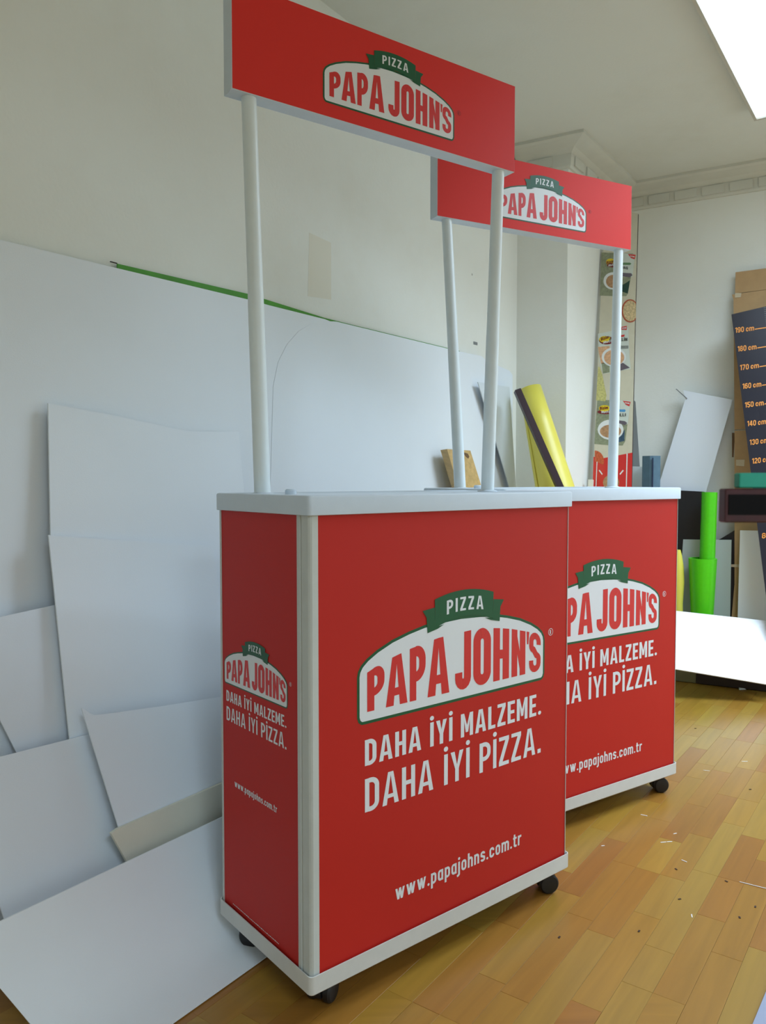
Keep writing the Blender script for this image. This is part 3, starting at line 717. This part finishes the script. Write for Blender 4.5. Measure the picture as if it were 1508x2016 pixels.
# ================================================================= CORNER ITEMS
# yellow rolled film
yt = RW.hit(1044, 765, .36, .0); 
top = CF+RW.n*.07+RD*.19; top.z = 0
def ray_n(px, py, Y):
    v = ray(px, py); return O3+v*(Y/v.y)
ytop = ray_n(1044, 764, 3.74); yb = ray_n(1092, 958, 3.64); dirn = (yb-ytop).normalized(); foot = ytop+dirn*((.0-ytop.z)/dirn.z)
L_ = (foot-ytop).length; mb = MB(); seg = 40; rings = []; nr = 8
for j in range(nr+1):
    f_ = j/nr; c = ytop.lerp(foot, f_); R0 = .054+.055*min(1, f_*2.2)
    u = V(1, 0, 0); u = (u-dirn*u.dot(dirn)).normalized(); v_ = dirn.cross(u)
    rings.append([c+(u*math.cos(a)+v_*math.sin(a))*(R0*(1-.05*a/6.283)) for a in [math.pi*.9+2*math.pi*1.12*i/seg for i in range(seg+1)]])
vs = [q for r in rings for q in r]; q_ = seg+1
fs = [[j*q_+i, j*q_+i+1, (j+1)*q_+i+1, (j+1)*q_+i] for j in range(nr) for i in range(seg)]
for q in vs: q.z = max(q.z, .002)
mb.add(vs, fs, 'yellow'); o = mb.build('yellow_film_roll', smooth=True)
md = o.modifiers.new('thickness', 'SOLIDIFY'); md.thickness = .003; md.offset = -1
tag(o, 'loosely rolled bright yellow film standing in the room corner', 'roll')
# dark profile
a = ray_n(1018, 768, 3.62); b = ray_n(1103, 962, 3.50); d_ = (b-a).normalized(); ft = a+d_*((.03-a.z)/d_.z)
bar('dark_brown_profile', ft, a, .030, .03, 'brown', V(1, 0, 0), 'dark brown square profile leaning across the yellow roll', 'profile', .002)
# cream block at the board's foot
sheet('short_cream_block', RW, [(1158, 944), (1167, 944), (1149, 1345), (1142, 1345)], .69, .135, mt='cream', th=.02, lab='short cream board end just left of the food poster board')
# printed food board
n0, kk = .64, .135
board = sheet('poster_board', RW, [(1192, 410), (1256, 420), (1250, 640), (1243, 960), (1236, 1350), (1148, 1350), (1167, 960), (1180, 640)], n0, kk, mt='b_cream', th=.02, mt2='darkwood', lab='tall narrow printed board with soup packets standing in the corner', cat='poster')
def pp(mb, pts, m, off=.0006): mb.add([RW.hit(x, y, n0+off, kk) for x, y in pts], [list(range(len(pts)))], m)
def ell(cx, cy, rx, ry, a0=0, a1=360, n=24): return [(cx+rx*math.cos(math.radians(a0+(a1-a0)*i/n)), cy+ry*math.sin(math.radians(a0+(a1-a0)*i/n))) for i in range(n if a1-a0 >= 360 else n+1)]
def ptext(mb, txt, x0, y0, x1, y1, h, m, hitf, s=.18, w=.52, gap=.12):
    q, W_ = set_text(txt, s=s, w=w, gap=gap); dx, dy = x1-x0, y1-y0
    for p in q: mb.add([hitf(x0+dx*a/W_, y0+dy*a/W_-h*b) for a, b in p], [list(range(len(p)))], m)
HB_ = lambda x, y: RW.hit(x, y, n0+.0030, kk)
def clip(p): return [(min(x, 1252), y) for x, y in p]
mb = MB()   # upper packet
pp(mb, [(1184, 497), (1246, 499), (1243, 540), (1236, 578), (1233, 583), (1212, 583), (1181, 582)], 'b_sage', .0006)
pp(mb, [(1216, 497), (1250, 501), (1245, 545), (1216, 545)], 'b_pale', .0009)
pp(mb, ell(1206, 553, 18, 17), 'b_white', .0012); pp(mb, ell(1207, 554, 14, 13), 'b_soup', .0015); pp(mb, [(1224, 562), (1240, 552), (1236, 578), (1224, 574)], 'b_dkgrn', .0011)
pp(mb, [(1224, 537), (1243, 538), (1245, 542), (1240, 546), (1224, 544)], 'b_pur', .0013)
pp(mb, ell(1202, 516, 9, 7), 'b_yel', .0014); pp(mb, ell(1205, 522, 10, 4.2), 'b_mar', .0017)
pp(mb, [(1224, 517), (1240, 517), (1243, 519), (1240, 521.5), (1224, 521.5)], 'b_grn', .0013)
pp(mb, [(1236, 500), (1251.5, 501.5), (1249.5, 510.5), (1242, 508)], 'b_red', .0013)
ptext(mb, 'MAŞ', 1223, 528.5, 1236, 530, 5, 'b_dark', HB_); ptext(mb, 'YENİ', 1240, 505.5, 1249, 507.2, 2.8, 'b_white', HB_)
ptext(mb, 'Bizim', 1194, 520, 1210, 516, 5.5, 'b_mar', HB_); ptext(mb, 'Mutfak', 1198, 525, 1216, 521, 4.5, 'b_white', HB_)
mb.build('printed_packet', board)
mb = MB()   # bowl of beans
pp(mb, clip(ell(1240.5, 612, 17, 23)), 'b_rim', .0008); pp(mb, clip(ell(1241, 612, 14.5, 20.5)), 'b_bean', .0012); mb.build('printed_bowl', board)
mb = MB()   # middle packet
pp(mb, [(1177, 657), (1237, 645), (1239, 700), (1242, 726), (1218, 731), (1187, 736), (1180, 710)], 'b_pale', .0006)
pp(mb, [(1177, 683), (1200, 681), (1200, 716), (1183, 716)], 'b_soup2', .0009); pp(mb, [(1184, 714), (1200, 714), (1200, 733), (1187, 735.5)], 'b_sage', .0009)
pp(mb, ell(1208.5, 703, 24, 19), 'b_white', .0012); pp(mb, ell(1209, 704, 20, 15.5), 'b_soup2', .0015)
pp(mb, [(1219, 718), (1226, 714), (1240, 724), (1220, 730)], 'b_pur', .0013)
pp(mb, ell(1194, 670, 15, 8), 'b_mar', .0014); pp(mb, ell(1191, 668, 11.5, 6.5), 'b_yel', .0017)
for k_ in range(4): pp(mb, [(1218, 681+k_*1.6), (1237, 680.5+k_*1.6), (1237, 681.3+k_*1.6), (1218, 681.8+k_*1.6)], 'b_dark', .0013)
pp(mb, [(1221, 644), (1234, 641.5), (1234, 649.5), (1223, 649)], 'b_red', .0013); pp(mb, [(1220, 660), (1230, 658.5), (1229, 662.5), (1221, 664)], 'b_red', .0013)
ptext(mb, 'EZOGELİN', 1200, 672, 1235, 671, 6, 'b_dark', HB_); ptext(mb, 'YENİ', 1224, 648, 1233, 647, 3, 'b_white', HB_)
ptext(mb, 'Bizim', 1183, 671, 1198, 666, 6.5, 'b_mar', HB_); ptext(mb, 'Mutfak', 1188, 677, 1212, 671, 5, 'b_white', HB_)
mb.build('printed_packet', board)
mb = MB(); pp(mb, [(1177.5, 722), (1180, 722), (1186, 738), (1190, 760), (1194, 778), (1192, 790), (1173.5, 788)], 'b_veg', .0008); mb.build('printed_pasta', board)
mb = MB()   # lower packet
pp(mb, [(1176, 787), (1241, 789), (1236, 830), (1231, 868), (1226, 877), (1205, 877), (1170, 874)], 'b_sage', .0006)
pp(mb, [(1200, 787), (1241, 789), (1236, 835), (1200, 835)], 'b_pale', .0009)
pp(mb, ell(1202, 846, 25.5, 20), 'b_white', .0012); pp(mb, ell(1202, 849, 21, 13), 'b_soup', .0015); pp(mb, [(1214, 862), (1230, 846), (1229, 868), (1216, 871)], 'b_navy', .0011)
pp(mb, [(1214, 827), (1230, 829), (1235, 833), (1230, 837), (1214, 832)], 'b_pur', .0013)
pp(mb, ell(1190, 804, 11, 6.5), 'b_yel', .0014); pp(mb, ell(1192, 811, 16, 4.4), 'b_mar', .0013)
pp(mb, [(1206, 806), (1230, 806), (1232, 808), (1230, 811), (1206, 810)], 'b_blue', .0013); pp(mb, [(1226, 789), (1241.5, 791), (1239, 800), (1232, 797)], 'b_red', .0013)
ptext(mb, 'AROLLI', 1202, 820, 1232, 819.5, 6, 'b_dark', HB_); ptext(mb, 'YENİ', 1230, 794.5, 1239, 796, 3, 'b_white', HB_)
ptext(mb, 'Bizim', 1181, 807, 1197, 805, 6, 'b_mar', HB_); ptext(mb, 'Mutfak', 1184, 813.5, 1204, 812.5, 4.5, 'b_white', HB_)
mb.build('printed_packet', board)
mb = MB()   # red foot panel
pp(mb, [(1168.5, 899), (1188, 902), (1245, 891), (1243.5, 960), (1237, 1345), (1149, 1345), (1166.5, 960)], 'b_red', .0008)
pp(mb, ell(1171, 908, 18, 21, -90, 20)+[(1171, 908)], 'b_lentil', .0011)
for q in ([(1174.5, 909), (1176, 909), (1174, 960), (1164, 1300), (1162.5, 1300), (1172.5, 960)], [(1233.5, 893), (1235.5, 893), (1234, 960), (1228, 1300), (1226, 1300), (1232, 960)]): pp(mb, q, 'b_white', .0012)
for q in ([(1178.5, 926), (1180.5, 925), (1186.5, 933), (1185, 935)], [(1219.5, 933), (1226, 925), (1228, 926.5), (1221, 935)]): pp(mb, q, 'b_white', .0012)
pp(mb, ell(1203, 950, 16, 15), 'b_soup', .0012)
mb.build('printed_foot_panel', board)
# boards right of the poster
sheet('grey_board', RW, [(1240, 780), (1251, 791), (1262, 960), (1275, 1350), (1225, 1350), (1238, 960)], .10, .02, mt='greyboard', lab='narrow grey board behind the right edge of the poster board')
sheet('pale_sheet', RW, [(1240, 918), (1271, 919), (1271, 960), (1268, 1340), (1236, 1340)], .19, .02, mt='lightgrey', th=.012, lab='small light grey panel right of the poster board')
# blue-grey folded fabric
bt = RW.hit(1283, 898, .255, 0); bt2 = V(bt.x, bt.y, 0); mb = MB()
h0 = bt.z
fab = []
for i in range(15):
    an = math.pi*2*i/15; fab.append((.045*math.cos(an)*(1+.12*math.sin(3*an)), .028*math.sin(an)*(1+.12*math.cos(4*an))))
ft_ = empty('rolled_fabric', (bt2.x, bt2.y, 0), 'blue-grey rolled fabric standing between the grey panel and the tilted white board', 'fabric')
mb.prism([bt2+RD*-x+RW.n*(y+.0)+V(0, 0, .001) for x, y in fab], (0, 0, h0), 'bluegrey'); mb.build('roll', ft_)
mb = MB(); mb.box(bt2+RW.n*.036-RD*.012+V(0, 0, h0/2), (.006, .004, h0-.02), 'navy', Matrix((RD, RW.n, V(0, 0, 1))).transposed()); mb.build('strap', ft_)
# tilted white board with bent corner
sheet('tilted_white_board', RW, [(1345, 768), (1352, 785), (1442, 786), (1390, 968), (1285, 1340), (1188, 1340), (1296, 958)][0:1]+[(1370, 773), (1442, 787), (1390, 968), (1300, 1290), (1262, 1290), (1268, 1050), (1296, 958), (1349, 786)], .105, .02, mt='sheet2', lab='long white board tilted sideways against the back wall', group=None)
sheet('bent_strip', RW, [(1330, 766), (1332, 765.5), (1353, 784), (1352, 786)], .078, 0, mt='greyboard', th=.01, lab='thin bent edge strip at the top corner of the tilted white board', cat='strip')
# black boards
sheet('black_board', RW, [(1270, 962), (1387, 968), (1398, 1100), (1398, 1290), (1304, 1290)], .138, .02, mt='blackboard', lab='black board behind the thin green roll')
sheet('black_board', RW, [(1396, 1072), (1418, 1061), (1446, 1044), (1446, 1286), (1396, 1286)], .12, .02, mt='blackboard', lab='black board corner showing left of the cardboard')
sheet('white_offcut', RW, [(1408, 984), (1416, 986), (1411, 1060), (1408, 1290), (1400, 1290)], .09, .01, mt='lightgrey', th=.006, lab='pale narrow offcut right of the thin green roll')
sheet('off_white_panel', RW, [(1345, 1062), (1440, 1063), (1436, 1290), (1328, 1290)], .155, .02, mt='lightgrey', th=.008, lab='off-white panel behind the thick green roll')
# yellow crumpled film sliver
mb = MB(); c = RW.hit(1334, 1150, .25); c.z = .121
mb.lathe([(.03, .001), (.034, .15), (.028, .28), (.034, .4), (.03, .48), (.02, .54), (.012, .57)], c, (0, 0, 1), 'yellow', 14); tag(mb.build('yellow_wrap', smooth=True), 'small yellow wrapped bundle just behind the farther counter', 'roll')
# lime rolls
def roll(name, ptop, pbot, Y0, Y1, w0, w1, lab):
    a = ray_n(*ptop, Y0); b = ray_n(*pbot, Y1); r0, r1 = w0/F*a.y/2, w1/F*b.y/2; d_ = b-a; L_ = d_.length
    mb = MB(); seg = 32; mb.lathe([(r0*.8, .0), (r0, .0), (r1, L_), (r1*.8, L_)], a, d_, 'lime', seg, cap=False)
    mb.lathe([(r0*.8, 0), (r0*.78, .12), (.001, .12)], a, d_, 'limein', seg, cap=False)
    return tag(mb.build(name, smooth=True), lab, 'roll')
rq = RW.hit(1382, 1200, .235); Yr = rq.y; b_ = V(rq.x, rq.y, .122); fz = project(b_)
roll('green_film_roll', (1397, 969), (1389, 1200), Yr, Yr, 29, 29, 'thin lime green film roll rising out of the thicker one')
roll('green_film_roll', (1383.5, 1099), (1381, fz[1]), Yr, Yr, 53, 34, 'thick lime green film roll, tapering downward, in front of the off-white panel')
# cardboard
cb = empty('flattened_carton', (*RW.P(-.45, .2, 0)[:2], 0), 'tall flattened brown cardboard carton against the back wall at the right edge', 'carton')
n1, k1 = .15, .05
def part(name, pts, mt, n_, k_, th, parent):
    loop = [RW.hit(x, y, n_, k_) for x, y in pts]
    for q in loop: q.z = max(q.z, .001)
    mb = MB(); mb.prism(loop, -RW.normal(k_)*th, mt, 'cardedge' if mt == 'card' else mt); return mb.build(name, parent)
bx = part('upper_flap', [(1448, 536), (1508, 528), (1640, 508), (1640, 552), (1508, 570), (1447, 578)], 'card', n1-.004, k1, .006, cb)
part('carton_side', [(1447, 579), (1441, 580), (1444, 590), (1446, 846), (1640, 838), (1640, 552.5), (1508, 570.5)], 'card', n1, k1, .008, cb)
part('carton_side', [(1446, 848), (1446, 1150), (1434, 1284), (1640, 1300), (1640, 840)], 'card', n1+.006, k1, .008, cb)
part('carton_side', [(1441, 852), (1447, 852), (1444, 900), (1441, 900)], 'cardedge', n1-.006, k1, .006, cb)
part('tape_strip', [(1449, 905), (1466, 905), (1465, 918), (1449, 917)], 'tape', n1+.008, k1, .0008, cb)
part('tape_strip', [(1447, 577), (1460, 577), (1458, 585), (1447, 586)], 'tape', n1+.002, k1, .0008, cb)
part('tape_strip', [(1438, 1111), (1455, 1111), (1455, 1117), (1438, 1116)], 'tape', n1+.008, k1, .0008, cb)
# height chart
n2, k2 = .47, .15
ch = sheet('height_chart', RW, [(1440, 619), (1508, 603), (1610, 579), (1625, 700), (1690, 1360), (1532, 1368), (1492, 1045), (1480, 945)], n2, k2, mt='chart', th=.006, lab='dark height-measuring board with orange centimetre marks at the right edge', cat='chart')
HC = lambda x, y: RW.hit(x, y, n2+.0012, k2)
mb = MB()
for i, cm in enumerate((190, 180, 170, 160, 150, 140, 130, 120, 110, 100, 90, 80)):
    x0 = 1447.5+i*4.75; y0 = 655.5+i*36.8
    ptext(mb, str(cm), x0, y0, x0+17, y0-2.2, 10.5, 'orange', HC, s=.165, w=.60, gap=.12)
    ptext(mb, 'cm', x0+21, y0-2.8, x0+37, y0-5, 10.5, 'orange', HC, s=.165, w=.62, gap=.12)
    mb.add([HC(x0+38.5, y0-8.2), HC(x0+70, y0-13), HC(x0+70, y0-11.2), HC(x0+38.5, y0-6.4)], [[0, 1, 2, 3]], 'orange')
for i in range(60):
    y0 = 606+i*3.68; x0 = 1503.5+i*.475
    mb.add([HC(x0, y0), HC(x0+9, y0-1.6), HC(x0+9, y0-.9), HC(x0, y0+.7)], [[0, 1, 2, 3]], 'greyboard')
mb.build('printed_scale', ch)
sheet('upright_white_board', RW, [(1457, 1044), (1560, 1046), (1560, 1232), (1452, 1222)], .20, .05, mt='sheet_bright', th=.005, lab='upright bright white board between the carton and the height chart')
# bright sheet lying on a dark box
f0, f1 = at_z(1335, 1318, .155), at_z(1508, 1347, .095)
t0, t1 = at_z(1335, 1203, .396), at_z(1508, 1222, .366)
fa, fb = f0-(f1-f0).normalized()*.12, f1+(f1-f0).normalized()*.03; ta, tb = t0-(t1-t0).normalized()*.12, t1+(t1-t0).normalized()*.03
nrm = (fb-fa).cross(ta-fa).normalized()
if nrm.z < 0: nrm = -nrm
mb = MB(); vs = [fa, fb, tb, ta]; vs += [q-nrm*.005 for q in vs]
mb.add(vs, [[0, 1, 2], [0, 2, 3], [6, 5, 4], [7, 6, 4], [0, 4, 5, 1], [1, 5, 6, 2], [2, 6, 7, 3], [3, 7, 4, 0]], 'sheet_bright'); tag(mb.build('slanting_white_sheet'), 'brightly lit white sheet lying at a slant on the low boxes by the back wall', 'board')
Rw = Matrix((RD, RW.n, V(0, 0, 1))).transposed()
def lowbox(name, pxa, pxb, n_, m, lab):
    a = RW.hit(pxa, 1330, n_); b = RW.hit(pxb, 1330, n_); c = (a+b)/2; mb = MB()
    mb.box(V(c.x, c.y, .061)-RW.n*(n_/2-.002), ((a-b).length, n_-.008, .118), m, Rw, .003); return tag(mb.build(name), lab, 'box')
lowbox('olive_box', 1300, 1370, .298, 'olive', 'low olive-grey box beside the farther counter, under the slanting white sheet')
lowbox('dark_box', 1371.5, 1640, .300, 'darkwood', 'low dark brown box under the slanting white sheet')
q0, q1, q2, q3 = at_z(1456, 1358.5, .002), at_z(1508, 1353, .002), at_z(1508, 1338, .03), at_z(1451, 1333, .03)
mb = MB(); mb.prism([q0, q1+(q1-q0)*.3, q2+(q1-q0)*.3, q3], (0, .004, -.001), 'sheet_bright'); tag(mb.build('small_white_offcut'), 'small white offcut with a sharp corner on the floor under the slanting sheet', 'board')

# ================================================================= WALL MARKS
wl = bpy.data.objects['wall_left']
mb = MB(); loop = [LW.hit(x, y, .0005) for x, y in ((609, 458), (652, 478), (652, 590), (606, 583))]; mb.prism(loop, -LW.n*.0004, 'patch'); mb.build('faded_patch', wl)
mb = MB(); loop = [LW.hit(x, y, .0006) for x, y in ((932, 672), (940, 674), (940, 680), (932, 678))]; mb.prism(loop, -LW.n*.0005, 'greyboard'); mb.build('sticker', wl)
mb = MB(); loop = [LW.hit(x, y, .006) for x, y in ((217, 515), (219, 514), (231, 519), (231, 526), (222, 524), (230, 524), (230, 520))]
sheet('bracket', LW, [(218, 514), (231, 517.5), (231, 519), (218, 515.5)], .02, 0, mt='darkwood', th=.004, lab='tiny dark strip end left of the green strip', cat='strip')

# ================================================================= FLOOR LITTER, GREY SHEET
def crumb(px, py, L_, W_, m, ang_, name, lab, cat, grp):
    p = at_z(px, py, .0008); mb = MB(); mb.box(p, (L_, W_, .0012), m, Matrix.Rotation(ang_, 3, 'Z')); tag(mb.build(name), lab, cat, grp)
for x, y, L_, a_, wh in ((1329, 1641, .012, .4, 'brightest tiny white shred, mid floor right of the nearer counter'), (1306, 1658, .018, .2, 'tiny white shred, left one of two in a row below the brightest shred'), (1318, 1657, .016, .1, 'tiny white shred, right one of two in a row below the brightest shred'),
        (1347, 1695, .016, -.9, 'small slanted white shred on the floor, below the pair in a row'), (1362, 1803, .014, 1.3, 'small upright white shred, lowest of the white shreds on the floor'), (1187, 1665, .01, .2, 'tiny white speck on the floor just right of the nearer counter'),
        (1391, 1517, .022, -.3, 'thin white shred on the floor right of the castor of the farther counter'), (1268, 1605, .020, -.5, 'thin white shred on the floor just in front of the farther counter'), (1466, 1499, .022, 0, 'level white shred on the bright floor near the right edge, farthest of the shreds')):
    crumb(x, y, L_, .0022, 'debris', a_, 'paper_shred', wh, 'scrap', 'white paper shreds on the floor')
for x, y, wh in ((1338, 1770, 'dark crumb on the mid floor, level with the castor of the nearer counter'), (1331, 1711, 'small dark crumb above the lowest white shred'), (1430, 1735, 'dark crumb left of the thin white strand'), (1477, 1554, 'dark crumb near the right edge, below the level white shred'),
        (1101, 1845, 'leftmost dark crumb, below the castor of the nearer counter'), (1369, 1434, 'farthest dark crumb, on the bright floor before the low boxes'), (1456, 1806, 'dark crumb below the thin white strand'), (1258, 1833, 'lowest dark crumb, midway across the bare floor'), (1487, 1785, 'rightmost dark crumb, under the end of the white strand')):
    crumb(x, y, .008, .004, 'debrisdark', x*.7, 'dark_crumb', wh, 'crumb', 'dark crumbs on the floor')
p0, p1 = at_z(1456, 1736, .001), at_z(1540, 1757, .001); mb = MB(); d_ = p1-p0
mb.box((p0+p1)/2, (d_.length, .0016, .0012), 'debris', Matrix.Rotation(math.atan2(d_.y, d_.x), 3, 'Z')); tag(mb.build('white_strand'), 'thin white plastic strand lying on the floor at the right edge', 'strand')
g0 = [at_z(1481, 2020, .002), at_z(1509, 1952, .002), at_z(1560, 1850, .002), at_z(1800, 1900, .002), at_z(1800, 2200, .002), at_z(1440, 2120, .002)]
mb = MB(); mb.prism(g0, (0, 0, .003), 'greysheet'); tag(mb.build('grey_floor_sheet'), 'grey sheet on the floor cut off by the lower right picture corner', 'board')

# ================================================================= BLURRED THINGS AT THE RIGHT, NEAR THE VIEWER
Yn = .60
def near_bar(name, x0, y0, y1, m, lab, cat, dep, Y):
    a = ray_n(x0, y0, Y); b = ray_n(x0, y1, Y); h_ = a.z-b.z; mb = MB()
    mb.box(V(a.x+.18, Y+dep/2, (a.z+b.z)/2), (.36, dep, h_), m, None, .001); return tag(mb.build(name, bevel=.001), lab, cat), b.z, a, h_
o, zb_, a_, h_ = near_bar('maroon_case', 1428, 962, 1029, 'maroon', 'out-of-focus dark red case jutting in at the right edge, near the viewer', 'case', .012, Yn)
mb = MB(); mb.box(V(a_.x+.1775, Yn-.0003, a_.z-h_*.47), (.35, .001, h_*.60), 'soot'); mb.build('black_band', o)
o, zb2, a_, h_ = near_bar('teal_case', 1456, 931, 961, 'tealprint', 'out-of-focus teal case lying on the dark red case at the right edge', 'case', .010, Yn+.001)
bench = empty('pedestal', (.52, .63, 0), 'slim pale pedestal just outside the right edge, carrying the dark red case', 'stand')
mb = MB(); mb.box(V(.52, .63, zb_-.0115), (.16, .10, .022), 'bench', None, .002); mb.build('pedestal_top', bench)
mb = MB(); mb.lathe([(.013, .012), (.013, zb_-.023)], (.52, .63, 0), (0, 0, 1), 'bench', 20); mb.build('pedestal_pole', bench, smooth=True)
mb = MB(); mb.lathe([(.09, .001), (.09, .008), (.02, .013)], (.52, .63, 0), (0, 0, 1), 'bench', 28); mb.build('pedestal_base', bench, smooth=True)
